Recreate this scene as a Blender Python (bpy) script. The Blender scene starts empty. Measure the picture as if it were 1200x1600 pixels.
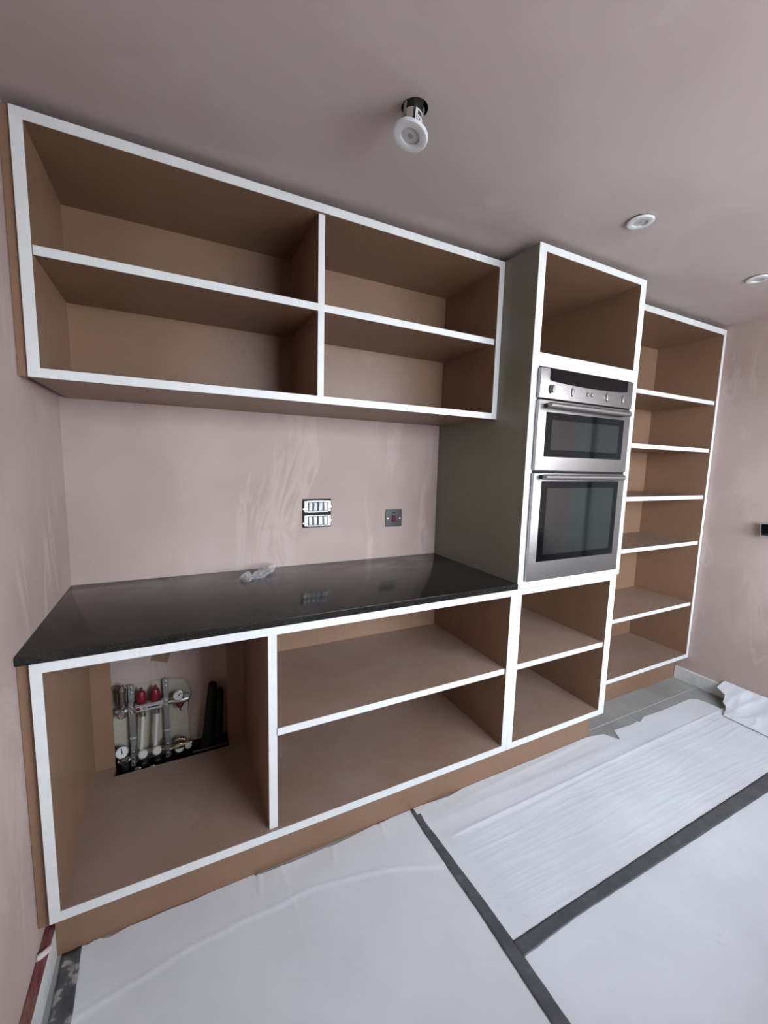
import bpy, bmesh, math, random
from mathutils import Vector, Matrix, noise

# ------------------------------------------------------------------ camera
scene = bpy.context.scene
COL = scene.collection
CAM_POS = Vector((0.36993, -1.90631, 1.43086))
CAM_R = Vector((0.892608, -0.450069, 0.026252))
CAM_U = Vector((0.030562, 0.118503, 0.992483))
CAM_F = Vector((0.449797, 0.885096, -0.119531))
cam_data = bpy.data.cameras.new('camera')
cam_data.sensor_fit = 'VERTICAL'
cam_data.sensor_height = 32.0
cam_data.lens = 642.863 / 1600.0 * 32.0
cam_data.clip_start = 0.02
cam = bpy.data.objects.new('camera', cam_data)
COL.objects.link(cam)
m = Matrix.Identity(4)
for i in range(3):
    m[i][0], m[i][1], m[i][2], m[i][3] = CAM_R[i], CAM_U[i], -CAM_F[i], CAM_POS[i]
cam.matrix_world = m
scene.camera = cam

# ------------------------------------------------------------------ sky and exposure
world = bpy.data.worlds.new('overcast_sky')
scene.world = world
world.use_nodes = True
bg = world.node_tree.nodes['Background']
bg.inputs['Color'].default_value = (0.82, 0.935, 1.07, 1)
bg.inputs['Strength'].default_value = 6.0
scene.view_settings.view_transform = 'Standard'
scene.view_settings.look = 'None'
scene.view_settings.gamma = 1.0
scene.view_settings.use_curve_mapping = False
scene.view_settings.exposure = 1.7

# room size
XR, YF, ZC = 3.4434, -2.8, 2.328
# window in the front wall (behind the camera), added unseen door in the right wall
W1 = (1.10, 3.36, 0.90, 2.20)        # x0 x1 z0 z1
D1 = (-1.86, -1.02, 0.0, 2.05)       # y0 y1 z0 z1 (closed door)


def portal(name, loc, rot, sx, sy):
    l = bpy.data.lights.new(name, 'AREA')
    l.shape = 'RECTANGLE'
    l.size, l.size_y = sx, sy
    l.cycles.is_portal = True
    o = bpy.data.objects.new(name, l)
    COL.objects.link(o)
    o.location = loc
    o.rotation_euler = rot


portal('window_portal', ((W1[0] + W1[1]) / 2, YF - 0.16, (W1[2] + W1[3]) / 2), (math.pi / 2, 0, 0), W1[1] - W1[0], W1[3] - W1[2])

# ------------------------------------------------------------------ materials
MATS = {}


def new_mat(name, color=(0.8, 0.8, 0.8), rough=0.5, metal=0.0, spec=0.5):
    mt = bpy.data.materials.new(name)
    mt.use_nodes = True
    b = mt.node_tree.nodes['Principled BSDF']
    b.inputs['Base Color'].default_value = (*color, 1)
    b.inputs['Roughness'].default_value = rough
    b.inputs['Metallic'].default_value = metal
    b.inputs['Specular IOR Level'].default_value = spec
    MATS[name] = mt
    return mt, mt.node_tree, b


def add_noise(nt, scale, detail=4, rough=0.6, stretch=(1, 1, 1), rot=(0, 0, 0), distortion=0.0, geo=True):
    tc = nt.nodes.new('ShaderNodeNewGeometry') if geo else nt.nodes.new('ShaderNodeTexCoord')
    mp = nt.nodes.new('ShaderNodeMapping')
    mp.inputs['Scale'].default_value = stretch
    mp.inputs['Rotation'].default_value = rot
    nt.links.new(tc.outputs['Position' if geo else 'Object'], mp.inputs['Vector'])
    n = nt.nodes.new('ShaderNodeTexNoise')
    n.inputs['Scale'].default_value = scale
    n.inputs['Detail'].default_value = detail
    n.inputs['Roughness'].default_value = rough
    n.inputs['Distortion'].default_value = distortion
    nt.links.new(mp.outputs[0], n.inputs['Vector'])
    return n.outputs['Fac']


def ramp(nt, fac, stops):
    r = nt.nodes.new('ShaderNodeValToRGB')
    while len(r.color_ramp.elements) < len(stops):
        r.color_ramp.elements.new(0.5)
    for e, (p, c) in zip(r.color_ramp.elements, stops):
        e.position = p
        e.color = (*c, 1) if len(c) == 3 else c
    nt.links.new(fac, r.inputs[0])
    return r.outputs[0]


def mix(nt, fac, a, b, mode='MIX'):
    n = nt.nodes.new('ShaderNodeMix')
    n.data_type = 'RGBA'
    n.blend_type = mode
    for s, v in ((n.inputs[0], fac), (n.inputs[6], a), (n.inputs[7], b)):
        if isinstance(v, (int, float)):
            s.default_value = v
        elif isinstance(v, tuple):
            s.default_value = (*v, 1)
        else:
            nt.links.new(v, s)
    return n.outputs[2]


def bump(nt, b, height, strength=0.2, dist=0.002):
    n = nt.nodes.new('ShaderNodeBump')
    n.inputs['Strength'].default_value = strength
    n.inputs['Distance'].default_value = dist
    nt.links.new(height, n.inputs['Height'])
    nt.links.new(n.outputs[0], b.inputs['Normal'])


def mat_plaster(name, base, pale, dark, sc):
    mt, nt, b = new_mat(name, base, 0.75, 0, 0.35)
    big = add_noise(nt, 1.3, 3, 0.5)
    c = ramp(nt, big, [(0.35, dark), (0.55, base), (0.75, pale)])
    streak = add_noise(nt, 2.2, 4, 0.6, sc, (0, 0.12, 0), 1.2)
    sf = ramp(nt, streak, [(0.56, (0, 0, 0)), (0.64, (0.42, 0.42, 0.42)), (0.68, (0, 0, 0))])
    c = mix(nt, sf, c, pale)
    patch = add_noise(nt, 3.7, 6, 0.62, (1, 1, 1.0), (0.3, 0.2, 0.1), 0.6)
    pf = ramp(nt, patch, [(0.58, (0, 0, 0)), (0.72, (0.5, 0.5, 0.5))])
    c = mix(nt, pf, c, dark)
    nt.links.new(c, b.inputs['Base Color'])
    h = add_noise(nt, 9, 5, 0.55)
    bump(nt, b, h, 0.12, 0.004)
    return mt


mat_plaster('plaster', (0.505, 0.395, 0.347), (0.61, 0.505, 0.455), (0.425, 0.315, 0.272), (2.4, 2.4, 0.7))
mat_plaster('ceiling_plaster', (0.56, 0.47, 0.445), (0.61, 0.525, 0.50), (0.51, 0.42, 0.395), (1, 1, 1))


def mat_mdf(name, a, b_, rough=0.42):
    mt, nt, b = new_mat(name, a, rough, 0, 0.5)
    f = add_noise(nt, 2.5, 5, 0.65)
    c = ramp(nt, f, [(0.3, b_), (0.7, a)])
    d = add_noise(nt, 5.0, 6, 0.7, (1, 1, 1), (0.4, 0.1, 0.7), 0.8)
    df = ramp(nt, d, [(0.58, (0, 0, 0)), (0.80, (0.35, 0.35, 0.35))])
    dust = tuple(min(1, x * 0.75 + 0.14) for x in a)
    c = mix(nt, df, c, dust)
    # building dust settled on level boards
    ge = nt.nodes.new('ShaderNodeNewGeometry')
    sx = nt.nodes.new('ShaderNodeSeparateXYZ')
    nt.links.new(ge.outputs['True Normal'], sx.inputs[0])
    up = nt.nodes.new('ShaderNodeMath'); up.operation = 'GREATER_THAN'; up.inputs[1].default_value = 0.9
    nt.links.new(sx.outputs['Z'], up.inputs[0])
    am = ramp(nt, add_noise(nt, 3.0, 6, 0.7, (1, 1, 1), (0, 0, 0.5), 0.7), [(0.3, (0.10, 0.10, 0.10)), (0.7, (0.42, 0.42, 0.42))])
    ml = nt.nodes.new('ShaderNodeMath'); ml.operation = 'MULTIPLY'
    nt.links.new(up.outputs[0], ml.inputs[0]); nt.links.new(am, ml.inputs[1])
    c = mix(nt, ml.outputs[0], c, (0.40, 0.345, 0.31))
    nt.links.new(c, b.inputs['Base Color'])
    g = add_noise(nt, 240, 2, 0.5)
    bump(nt, b, g, 0.06, 0.0006)
    return mt


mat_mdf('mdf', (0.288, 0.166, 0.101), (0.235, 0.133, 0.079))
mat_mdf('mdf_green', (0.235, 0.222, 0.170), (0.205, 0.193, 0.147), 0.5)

mt, nt, b = new_mat('white_paint', (0.80, 0.80, 0.78), 0.45)
f = add_noise(nt, 14, 5, 0.6)
nt.links.new(ramp(nt, f, [(0.3, (0.75, 0.75, 0.73)), (0.6, (0.80, 0.80, 0.785))]), b.inputs['Base Color'])
bump(nt, b, add_noise(nt, 120, 3, 0.5), 0.05, 0.0008)

mt, nt, b = new_mat('skirting_paint', (0.74, 0.75, 0.72), 0.5)
f = add_noise(nt, 9, 5, 0.7)
nt.links.new(ramp(nt, f, [(0.35, (0.6, 0.6, 0.57)), (0.6, (0.76, 0.77, 0.74))]), b.inputs['Base Color'])
mt, nt, b = new_mat('red_stain', (0.16, 0.045, 0.045), 0.6)
f = add_noise(nt, 20, 5, 0.7, (3, 0.6, 1))
nt.links.new(ramp(nt, f, [(0.3, (0.07, 0.03, 0.025)), (0.5, (0.20, 0.05, 0.05)), (0.62, (0.22, 0.13, 0.10)), (0.75, (0.30, 0.2, 0.17))]), b.inputs['Base Color'])

mt, nt, b = new_mat('granite', (0.012, 0.011, 0.011), 0.16, 0, 0.3)
sp = add_noise(nt, 260, 2, 0.6)
c = ramp(nt, sp, [(0.55, (0.010, 0.0095, 0.009)), (0.68, (0.035, 0.033, 0.03)), (0.8, (0.09, 0.085, 0.08))])
du = add_noise(nt, 3.2, 6, 0.68, (1, 1.6, 1), (0, 0, 0.3), 0.9)
duf = ramp(nt, du, [(0.42, (0.015, 0.015, 0.015)), (0.75, (0.13, 0.13, 0.13))])
c = mix(nt, duf, c, (0.16, 0.145, 0.13))
nt.links.new(c, b.inputs['Base Color'])
nt.links.new(ramp(nt, du, [(0.4, (0.09, 0.09, 0.09)), (0.75, (0.30, 0.30, 0.30))]), b.inputs['Roughness'])

mt, nt, b = new_mat('tile', (0.30, 0.30, 0.28), 0.45, 0, 0.4)
f = add_noise(nt, 3.5, 6, 0.65)
nt.links.new(ramp(nt, f, [(0.3, (0.25, 0.25, 0.235)), (0.5, (0.32, 0.32, 0.30)), (0.75, (0.40, 0.40, 0.375))]), b.inputs['Base Color'])
new_mat('grout', (0.50, 0.49, 0.46), 0.9)


def mat_paper(name, a, b_, sc, rot):
    mt, nt, b = new_mat(name, a, 0.6, 0, 0.35)
    f = add_noise(nt, 2.4, 5, 0.6)
    c = ramp(nt, f, [(0.3, b_), (0.65, a)])
    s = add_noise(nt, 26, 6, 0.75, (1, 1, 1), (0, 0, rot), 1.5)
    sf = ramp(nt, s, [(0.63, (0, 0, 0)), (0.76, (0.5, 0.5, 0.5))])
    c = mix(nt, sf, c, tuple(x * 0.62 for x in a))
    nt.links.new(c, b.inputs['Base Color'])
    h = add_noise(nt, 10, 4, 0.55, sc, (0, 0, rot), 0.2)
    bump(nt, b, h, 0.22, 0.003)


mat_paper('paper', (0.75, 0.76, 0.785), (0.67, 0.68, 0.695), (1, 1, 1), 0.2)
mat_paper('paper_crumpled', (0.78, 0.80, 0.84), (0.69, 0.705, 0.73), (0.35, 4.0, 1), 0.06)

mt, nt, b = new_mat('tape', (0.085, 0.09, 0.10), 0.38, 0, 0.5)
f = add_noise(nt, 16, 6, 0.72)
nt.links.new(ramp(nt, f, [(0.35, (0.07, 0.073, 0.08)), (0.6, (0.105, 0.108, 0.115)), (0.70, (0.17, 0.17, 0.17)), (0.78, (0.34, 0.32, 0.30))]), b.inputs['Base Color'])
bump(nt, b, add_noise(nt, 22, 3, 0.5, (1, 1, 1)), 0.3, 0.002)
mt, nt, b = new_mat('tape_worn', (0.085, 0.09, 0.10), 0.45, 0, 0.5)
f = add_noise(nt, 18, 4, 0.6)
nt.links.new(ramp(nt, f, [(0.40, (0.06, 0.063, 0.068)), (0.54, (0.10, 0.10, 0.105)), (0.60, (0.36, 0.34, 0.31)), (0.75, (0.42, 0.40, 0.36))]), b.inputs['Base Color'])

mt, nt, b = new_mat('steel', (0.60, 0.575, 0.56), 0.33, 1.0)
f = add_noise(nt, 60, 3, 0.6, (1, 1, 14))
nt.links.new(ramp(nt, f, [(0.3, (0.31, 0.285, 0.27)), (0.7, (0.39, 0.36, 0.342))]), b.inputs['Base Color'])
nt.links.new(ramp(nt, f, [(0.3, (0.36, 0.36, 0.36)), (0.7, (0.45, 0.45, 0.45))]), b.inputs['Roughness'])
new_mat('bright_steel', (0.78, 0.77, 0.75), 0.25, 1.0)
new_mat('dark_steel', (0.075, 0.072, 0.07), 0.35, 0.8)
new_mat('nickel', (0.55, 0.53, 0.50), 0.32, 1.0)
new_mat('zinc', (0.42, 0.43, 0.42), 0.45, 0.8)
new_mat('black_glass', (0.004, 0.004, 0.0045), 0.05, 0, 0.22)
new_mat('oven_window', (0.016, 0.017, 0.016), 0.05, 0, 0.5)
new_mat('black_plastic', (0.010, 0.010, 0.010), 0.35)
new_mat('matt_black', (0.006, 0.006, 0.006), 0.8)
new_mat('dark_print', (0.05, 0.045, 0.045), 0.6)
new_mat('white_plastic', (0.80, 0.80, 0.79), 0.3)
new_mat('grey_plastic', (0.36, 0.36, 0.355), 0.4)
new_mat('lamp_white', (0.80, 0.81, 0.82), 0.35)
new_mat('lens', (0.62, 0.63, 0.61), 0.15, 0, 0.8)
new_mat('red_plastic', (0.22, 0.006, 0.022), 0.4)
new_mat('dark_red', (0.10, 0.010, 0.022), 0.3)
new_mat('pipe_white', (0.70, 0.68, 0.62), 0.4)
new_mat('pipe_lagging', (0.004, 0.008, 0.005), 0.6, 0, 0.3)
new_mat('brass', (0.42, 0.36, 0.22), 0.35, 1.0)
new_mat('copper', (0.35, 0.14, 0.08), 0.4, 1.0)
new_mat('dial', (0.72, 0.72, 0.66), 0.5)
new_mat('sticker', (0.45, 0.46, 0.44), 0.5)
new_mat('cardboard', (0.28, 0.18, 0.11), 0.8)
new_mat('plaster_white', (0.66, 0.58, 0.55), 0.85)
new_mat('door_paint', (0.36, 0.38, 0.36), 0.5)
new_mat('upvc', (0.75, 0.76, 0.77), 0.4)
mt, nt, b = new_mat('backing_board', (0.46, 0.42, 0.34), 0.85)
f = add_noise(nt, 22, 5, 0.7)
nt.links.new(ramp(nt, f, [(0.3, (0.46, 0.41, 0.32)), (0.7, (0.60, 0.545, 0.44))]), b.inputs['Base Color'])
new_mat('paving', (0.40, 0.39, 0.37), 0.9)

mt = bpy.data.materials.new('pane_glass')
mt.use_nodes = True
nt = mt.node_tree
nt.nodes.clear()
o_ = nt.nodes.new('ShaderNodeOutputMaterial')
tr = nt.nodes.new('ShaderNodeBsdfTransparent')
gl = nt.nodes.new('ShaderNodeBsdfGlossy')
gl.inputs['Roughness'].default_value = 0.02
ms = nt.nodes.new('ShaderNodeMixShader')
ms.inputs[0].default_value = 0.06
nt.links.new(tr.outputs[0], ms.inputs[1]); nt.links.new(gl.outputs[0], ms.inputs[2]); nt.links.new(ms.outputs[0], o_.inputs[0])
MATS['pane_glass'] = mt

mt = bpy.data.materials.new('clear_film')
mt.use_nodes = True
nt = mt.node_tree
nt.nodes.clear()
o_ = nt.nodes.new('ShaderNodeOutputMaterial')
tr = nt.nodes.new('ShaderNodeBsdfTransparent')
tr.inputs[0].default_value = (0.93, 0.93, 0.93, 1)
pb = nt.nodes.new('ShaderNodeBsdfPrincipled')
pb.inputs['Base Color'].default_value = (0.80, 0.78, 0.78, 1)
pb.inputs['Roughness'].default_value = 0.25
fr = nt.nodes.new('ShaderNodeLayerWeight')
fr.inputs['Blend'].default_value = 0.35
rr = ramp(nt, fr.outputs['Facing'], [(0.0, (0.18, 0.18, 0.18)), (0.55, (0.42, 0.42, 0.42)), (1.0, (0.9, 0.9, 0.9))])
ms = nt.nodes.new('ShaderNodeMixShader')
nt.links.new(rr, ms.inputs[0])
nt.links.new(tr.outputs[0], ms.inputs[1]); nt.links.new(pb.outputs[0], ms.inputs[2]); nt.links.new(ms.outputs[0], o_.inputs[0])
MATS['clear_film'] = mt

# ------------------------------------------------------------------ mesh helpers
ORIGIN = {}


def B():
    return bmesh.new()


def box(bm, x0, x1, y0, y1, z0, z1, bev=0.0):
    t = bmesh.new()
    vs = [t.verts.new((x, y, z)) for x in (x0, x1) for y in (y0, y1) for z in (z0, z1)]
    for q in ((0, 1, 3, 2), (4, 6, 7, 5), (0, 4, 5, 1), (2, 3, 7, 6), (0, 2, 6, 4), (1, 5, 7, 3)):
        t.faces.new([vs[i] for i in q])
    if bev:
        bmesh.ops.bevel(t, geom=list(t.edges), offset=bev, segments=2, affect='EDGES', profile=0.6)
    merge(bm, t)
    return bm


def merge(bm, t, mat=None):
    if mat is not None:
        t.transform(mat)
    me = bpy.data.meshes.new('tmp')
    t.to_mesh(me)
    t.free()
    bm.from_mesh(me)
    bpy.data.meshes.remove(me)


def frame_to(p0, d):
    d = Vector(d).normalized()
    return Matrix.Translation(Vector(p0)) @ d.to_track_quat('Z', 'Y').to_matrix().to_4x4()


def lathe(bm, p0, d, prof, seg=24):
    """revolve (r, h) profile about an axis starting at p0 along d"""
    t = bmesh.new()
    rings = []
    for r, h in prof:
        if r < 1e-6:
            rings.append([t.verts.new((0, 0, h))])
        else:
            rings.append([t.verts.new((r * math.cos(2 * math.pi * k / seg), r * math.sin(2 * math.pi * k / seg), h)) for k in range(seg)])
    for a, c in zip(rings, rings[1:]):
        for k in range(seg):
            k2 = (k + 1) % seg
            if len(a) == 1 and len(c) == 1:
                continue
            if len(a) == 1:
                t.faces.new((a[0], c[k2], c[k]))
            elif len(c) == 1:
                t.faces.new((a[k], a[k2], c[0]))
            else:
                t.faces.new((a[k], a[k2], c[k2], c[k]))
    bmesh.ops.recalc_face_normals(t, faces=t.faces)
    merge(bm, t, frame_to(p0, d))
    return bm


def rod(bm, p0, p1, r0, r1=None, seg=16):
    r1 = r0 if r1 is None else r1
    p0, p1 = Vector(p0), Vector(p1)
    L = (p1 - p0).length
    return lathe(bm, p0, p1 - p0, [(0, 0), (r0, 0), (r1, L), (0, L)], seg)


def tube(bm, pts, rads, seg=14):
    """smooth tube through points"""
    t = bmesh.new()
    pts = [Vector(p) for p in pts]
    rings = []
    for i, p in enumerate(pts):
        d = (pts[min(i + 1, len(pts) - 1)] - pts[max(i - 1, 0)]).normalized()
        fm = frame_to(p, d)
        rings.append([t.verts.new(fm @ Vector((rads[i] * math.cos(2 * math.pi * k / seg), rads[i] * math.sin(2 * math.pi * k / seg), 0))) for k in range(seg)])
    for a, c in zip(rings, rings[1:]):
        for k in range(seg):
            t.faces.new((a[k], a[(k + 1) % seg], c[(k + 1) % seg], c[k]))
    t.faces.new(list(reversed(rings[0])))
    t.faces.new(rings[-1])
    bmesh.ops.recalc_face_normals(t, faces=t.faces)
    merge(bm, t)
    return bm


def prism(bm, poly, axis, a, b):
    """extrude a 2-D polygon along an axis (0,1,2) from a to b"""
    t = bmesh.new()

    def P(q, w):
        v = [q[0], q[1]]
        v.insert(axis, w)
        return v
    va = [t.verts.new(P(q, a)) for q in poly]
    vb = [t.verts.new(P(q, b)) for q in poly]
    t.faces.new(va)
    t.faces.new(list(reversed(vb)))
    n = len(poly)
    for i in range(n):
        t.faces.new((va[i], vb[i], vb[(i + 1) % n], va[(i + 1) % n]))
    bmesh.ops.recalc_face_normals(t, faces=t.faces)
    merge(bm, t)
    return bm


def empty(name, loc, label, cat, group=None):
    o = bpy.data.objects.new(name, None)
    o.empty_display_size = 0.05
    COL.objects.link(o)
    o.location = loc
    ORIGIN[o] = Vector(loc)
    tag(o, label, cat, group)
    return o


def tag(o, label=None, cat=None, group=None, kind=None):
    if label: o['label'] = label
    if cat: o['category'] = cat
    if group: o['group'] = group
    if kind: o['kind'] = kind
    return o


def obj(name, bm, mat, parent=None, smooth=False, label=None):
    """link a world-space bmesh as one object; its origin is the parent's, or its own base centre"""
    me = bpy.data.meshes.new(name)
    if parent is None:
        xs = [v.co for v in bm.verts]
        lo = Vector([min(v[i] for v in xs) for i in range(3)])
        hi = Vector([max(v[i] for v in xs) for i in range(3)])
        org = Vector(((lo.x + hi.x) / 2, (lo.y + hi.y) / 2, lo.z))
    else:
        org = ORIGIN[parent]
    bmesh.ops.translate(bm, verts=bm.verts, vec=-org)
    bm.to_mesh(me)
    bm.free()
    if smooth:
        for p in me.polygons:
            p.use_smooth = True
        if smooth != 'all':
            me.set_sharp_from_angle(angle=math.radians(38))
    me.materials.append(MATS[mat])
    o = bpy.data.objects.new(name, me)
    COL.objects.link(o)
    if parent is None:
        o.location = org
    else:
        o.parent = parent
    ORIGIN[o] = org
    if label:
        o['label'] = label
    return o


def struct(name, bm, mat, label=None):
    o = obj(name, bm, mat)
    o['kind'] = 'structure'
    if label:
        o['label'] = label
    return o


def smoothstep(a, b, x):
    t = max(0.0, min(1.0, (x - a) / (b - a)))
    return t * t * (3 - 2 * t)


def lerp_poly(pts, v):
    """pts sorted by first coordinate; linear interpolation"""
    if v <= pts[0][0]:
        return pts[0][1]
    for (a, fa), (c, fc) in zip(pts, pts[1:]):
        if v <= c:
            return fa + (fc - fa) * (v - a) / (c - a) if c > a else fc
    return pts[-1][1]


# ================================================================== STRUCTURE
T = 0.15
bm = B()
box(bm, -T, XR + T, YF - T, T, -0.08, -0.0012)
floor = struct('floor', bm, 'grout', 'grey tiled floor under the protective paper')
# tiles 1.2 x 0.6
rows = [(-0.557 + 0.6 * k, -0.557 + 0.6 * (k + 1)) for k in range(0, -5, -1)]
tile_cache = {}
for ri, (ya, yb) in enumerate(rows):
    x = (2.685 if ri % 2 == 1 else 2.16) - 3.6
    ya2, yb2 = max(ya, YF + 0.551), min(yb, 0.0)
    if yb2 - ya2 < 0.02:
        continue
    while x < XR:
        xa, xb = max(x, 0.0), min(x + 1.2, XR)
        if xb - xa > 0.02:
            key = (round(xb - xa, 3), round(yb2 - ya2, 3))
            if key not in tile_cache:
                t = B()
                w, d = key[0] / 2 - 0.0025, key[1] / 2 - 0.0025
                box(t, -w, w, -d, d, -0.010, 0.0, 0.0008)
                me = bpy.data.meshes.new('tile')
                t.to_mesh(me); t.free()
                me.materials.append(MATS['tile'])
                tile_cache[key] = me
            o = bpy.data.objects.new('tile', tile_cache[key])
            COL.objects.link(o)
            o.parent = floor
            o.location = Vector(((xa + xb) / 2, (ya2 + yb2) / 2, 0)) - ORIGIN[floor]
        x += 1.2

HOLE = (0.9432, -0.8911)
HC = 0.07
bm = B()
box(bm, -T, HOLE[0] - HC, YF - T, T, ZC, ZC + 0.1)
box(bm, HOLE[0] + HC, XR + T, YF - T, T, ZC, ZC + 0.1)
box(bm, HOLE[0] - HC, HOLE[0] + HC, YF - T, HOLE[1] - HC, ZC, ZC + 0.1)
box(bm, HOLE[0] - HC, HOLE[0] + HC, HOLE[1] + HC, T, ZC, ZC + 0.1)
t = B()
inner, outer = [], []
for k in range(32):
    a = 2 * math.pi * (k + .5) / 32
    c_, s_ = math.cos(a), math.sin(a)
    q = HC / max(abs(c_), abs(s_))
    inner.append((t.verts.new((HOLE[0] + .0345 * c_, HOLE[1] + .0345 * s_, ZC)), t.verts.new((HOLE[0] + .0345 * c_, HOLE[1] + .0345 * s_, ZC + .1))))
    outer.append(t.verts.new((HOLE[0] + q * c_, HOLE[1] + q * s_, ZC)))
for k in range(32):
    j = (k + 1) % 32
    t.faces.new((outer[k], outer[j], inner[j][0], inner[k][0]))
    t.faces.new((inner[k][0], inner[j][0], inner[j][1], inner[k][1]))
for sx in (-1, 1):
    for sy in (-1, 1):
        near = sorted(outer, key=lambda v: (v.co.x - HOLE[0] - sx * HC) ** 2 + (v.co.y - HOLE[1] - sy * HC) ** 2)[:2]
        t.faces.new((near[0], near[1], t.verts.new((HOLE[0] + sx * HC, HOLE[1] + sy * HC, ZC))))
merge(bm, t)
struct('ceiling', bm, 'ceiling_plaster', 'bare pink plaster ceiling')
bm = B(); box(bm, -T, XR + T, 0, T, -0.08, ZC)
wall_back = struct('wall_back', bm, 'plaster', 'bare pink plaster wall behind the units')
bm = B(); box(bm, -T, 0, YF - T, 0, -0.08, ZC)
struct('wall_left', bm, 'plaster', 'bare pink plaster wall at the left')
bm = B()
box(bm, XR, XR + T, D1[1], 0, -0.08, ZC)
box(bm, XR, XR + T, YF - T, D1[0], -0.08, ZC)
box(bm, XR, XR + T, D1[0], D1[1], D1[3], ZC)
box(bm, XR, XR + T, D1[0], D1[1], -0.08, D1[2])
struct('wall_right', bm, 'plaster', 'bare pink plaster wall at the right')
bm = B()
box(bm, 0, W1[0], YF - T, YF, -0.08, ZC)
box(bm, W1[1], XR, YF - T, YF, -0.08, ZC)
box(bm, W1[0], W1[1], YF - T, YF, W1[3], ZC)
box(bm, W1[0], W1[1], YF - T, YF, -0.08, W1[2])
box(bm, 1.0, XR, YF, YF + 0.55, 0.0, 0.88)      # unseen block, added to shade the floor nearest the window
struct('wall_front', bm, 'plaster')

# window (front wall, it lets the daylight in) and closed door (right wall, added for its reflection in the oven), both out of view
bm = B()
x0, x1, z0, z1 = W1
ya, yb = YF - 0.12, YF - 0.05
box(bm, x0, x0 + .06, ya, yb, z0, z1); box(bm, x1 - .06, x1, ya, yb, z0, z1)
box(bm, x0 + .06, x1 - .06, ya, yb, z0, z0 + .06); box(bm, x0 + .06, x1 - .06, ya, yb, z1 - .06, z1)
xm = (x0 + x1) / 2
box(bm, xm - .04, xm + .04, ya, yb, z0 + .06, z1 - .06)
win = struct('window_1', bm, 'upvc')
for a, c in ((x0 + .06, xm - .04), (xm + .04, x1 - .06)):
    bm = B(); box(bm, a, c, YF - .09, YF - .084, z0 + .06, z1 - .06); obj('pane', bm, 'pane_glass', win)
bm = B()
y0, y1, z0, z1 = D1
box(bm, XR - .012, XR + .05, y0, y0 + .14, z0, z1); box(bm, XR - .012, XR + .05, y1 - .06, y1, z0, z1)
box(bm, XR - .012, XR + .05, y0 + .14, y1 - .06, z1 - .07, z1)
added_door = struct('added_door', bm, 'door_paint')
bm = B(); box(bm, XR + .012, XR + .05, y0 + .16, y1 - .063, z0 + .008, z1 - .073)
leaf = obj('leaf', bm, 'door_paint', added_door)
bm = B(); rod(bm, (XR + .012, y1 - .12, 1.0), (XR - .04, y1 - .12, 1.0), 0.009); rod(bm, (XR - .04, y1 - .125, 1.0), (XR - .04, y1 - .24, 1.0), 0.009)
obj('handle', bm, 'nickel', leaf, smooth=True)
bm = B(); box(bm, XR + .051, XR + .10, y0, y1, z0, z1)
obj('lining', bm, 'matt_black', added_door)
# garden outside
bm = B(); box(bm, -12, 16, -18, YF - T - 0.01, -0.2, -0.1)
struct('ground_outside', bm, 'paving')

# skirting boards
bm = B(); box(bm, 0.0, 0.025, YF, -0.562, 0.0005, 0.088)
bl = struct('baseboard_left', bm, 'skirting_paint', 'white skirting board with a stained unpainted top')
bm = B()
random.seed(4)
n = 60
t = B()
prev = None
for i in range(n + 1):
    y = -0.562 + (YF + 0.562) * i / n
    h = 0.0895 + 0.002 * noise.noise(Vector((0, y * 14, 1)))
    a, c, d_ = t.verts.new((0.0005, y, h + .004)), t.verts.new((0.024 + 0.0007 * noise.noise(Vector((3, y * 20, 1))), y, h)), t.verts.new((0.0245, y, 0.086))
    if prev:
        t.faces.new((prev[0], a, c, prev[1])); t.faces.new((prev[1], c, d_, prev[2]))
    prev = (a, c, d_)
merge(bm, t)
obj('stained_top', bm, 'red_stain', bl, label='dark red stained top edge')
bm = B()
tube(bm, [(0.0, -0.664, 0.098), (0.006, -0.662, 0.096), (0.016, -0.654, 0.0945), (0.024, -0.644, 0.092), (0.0275, -0.638, 0.082)], [0.007, 0.008, 0.0075, 0.008, 0.003], 10)
obj('plaster_smear', bm, 'plaster_white', bl, smooth='all', label='dried plaster smear across the top')
bm = B(); box(bm, 3.4234, XR, YF + 0.56, D1[0] - 0.02, 0.0005, 0.085); box(bm, 3.4234, XR, D1[1] + 0.02, -0.412, 0.0005, 0.085, 0.002)
struct('baseboard_right', bm, 'skirting_paint', 'white skirting board along the right wall')


# ================================================================== CABINETS
def panel(name, root, x0, x1, y0, y1, z0, z1, mat='mdf', edge=True, label=None):
    """board whose front (-y) edge is painted white"""
    e = 0.0018 if edge else 0.0
    bm = B(); box(bm, x0, x1, y0 + e, y1, z0, z1)
    o = obj(name, bm, mat, root, label=label)
    if edge:
        bm = B(); box(bm, x0, x1, y0, y0 + e, z0, z1, 0.0006)
        obj('painted_edge', bm, 'white_paint', o)
    return o


# ---- wall-hung open cupboard
UX0, UX1, UY, UZ0, UZ1 = 0.0237, 1.6610, -0.452, 1.6353, 2.298
r = empty('wall_cupboard', ((UX0 + UX1) / 2, -0.22, UZ0), 'long open wall cupboard of brown board with white front edges, hung above the black worktop', 'cupboard')
panel('side_panel', r, UX0, 0.0509, UY, -0.001, UZ0, UZ1)
panel('side_panel', r, 1.6340, UX1, UY, -0.001, UZ0, UZ1)
panel('top_panel', r, 0.0509, 1.6340, UY, -0.001, 2.2706, UZ1)
panel('bottom_panel', r, 0.0509, 1.6340, UY, -0.001, UZ0, 1.6607)
panel('divider', r, 0.8347, 0.8577, -0.440, -0.054, 1.6607, 2.2706)
panel('shelf', r, 0.0509, 0.8347, -0.440, -0.054, 1.9541, 1.9787)
panel('shelf', r, 0.8577, 1.6340, -0.440, -0.054, 1.9541, 1.9787)
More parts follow.
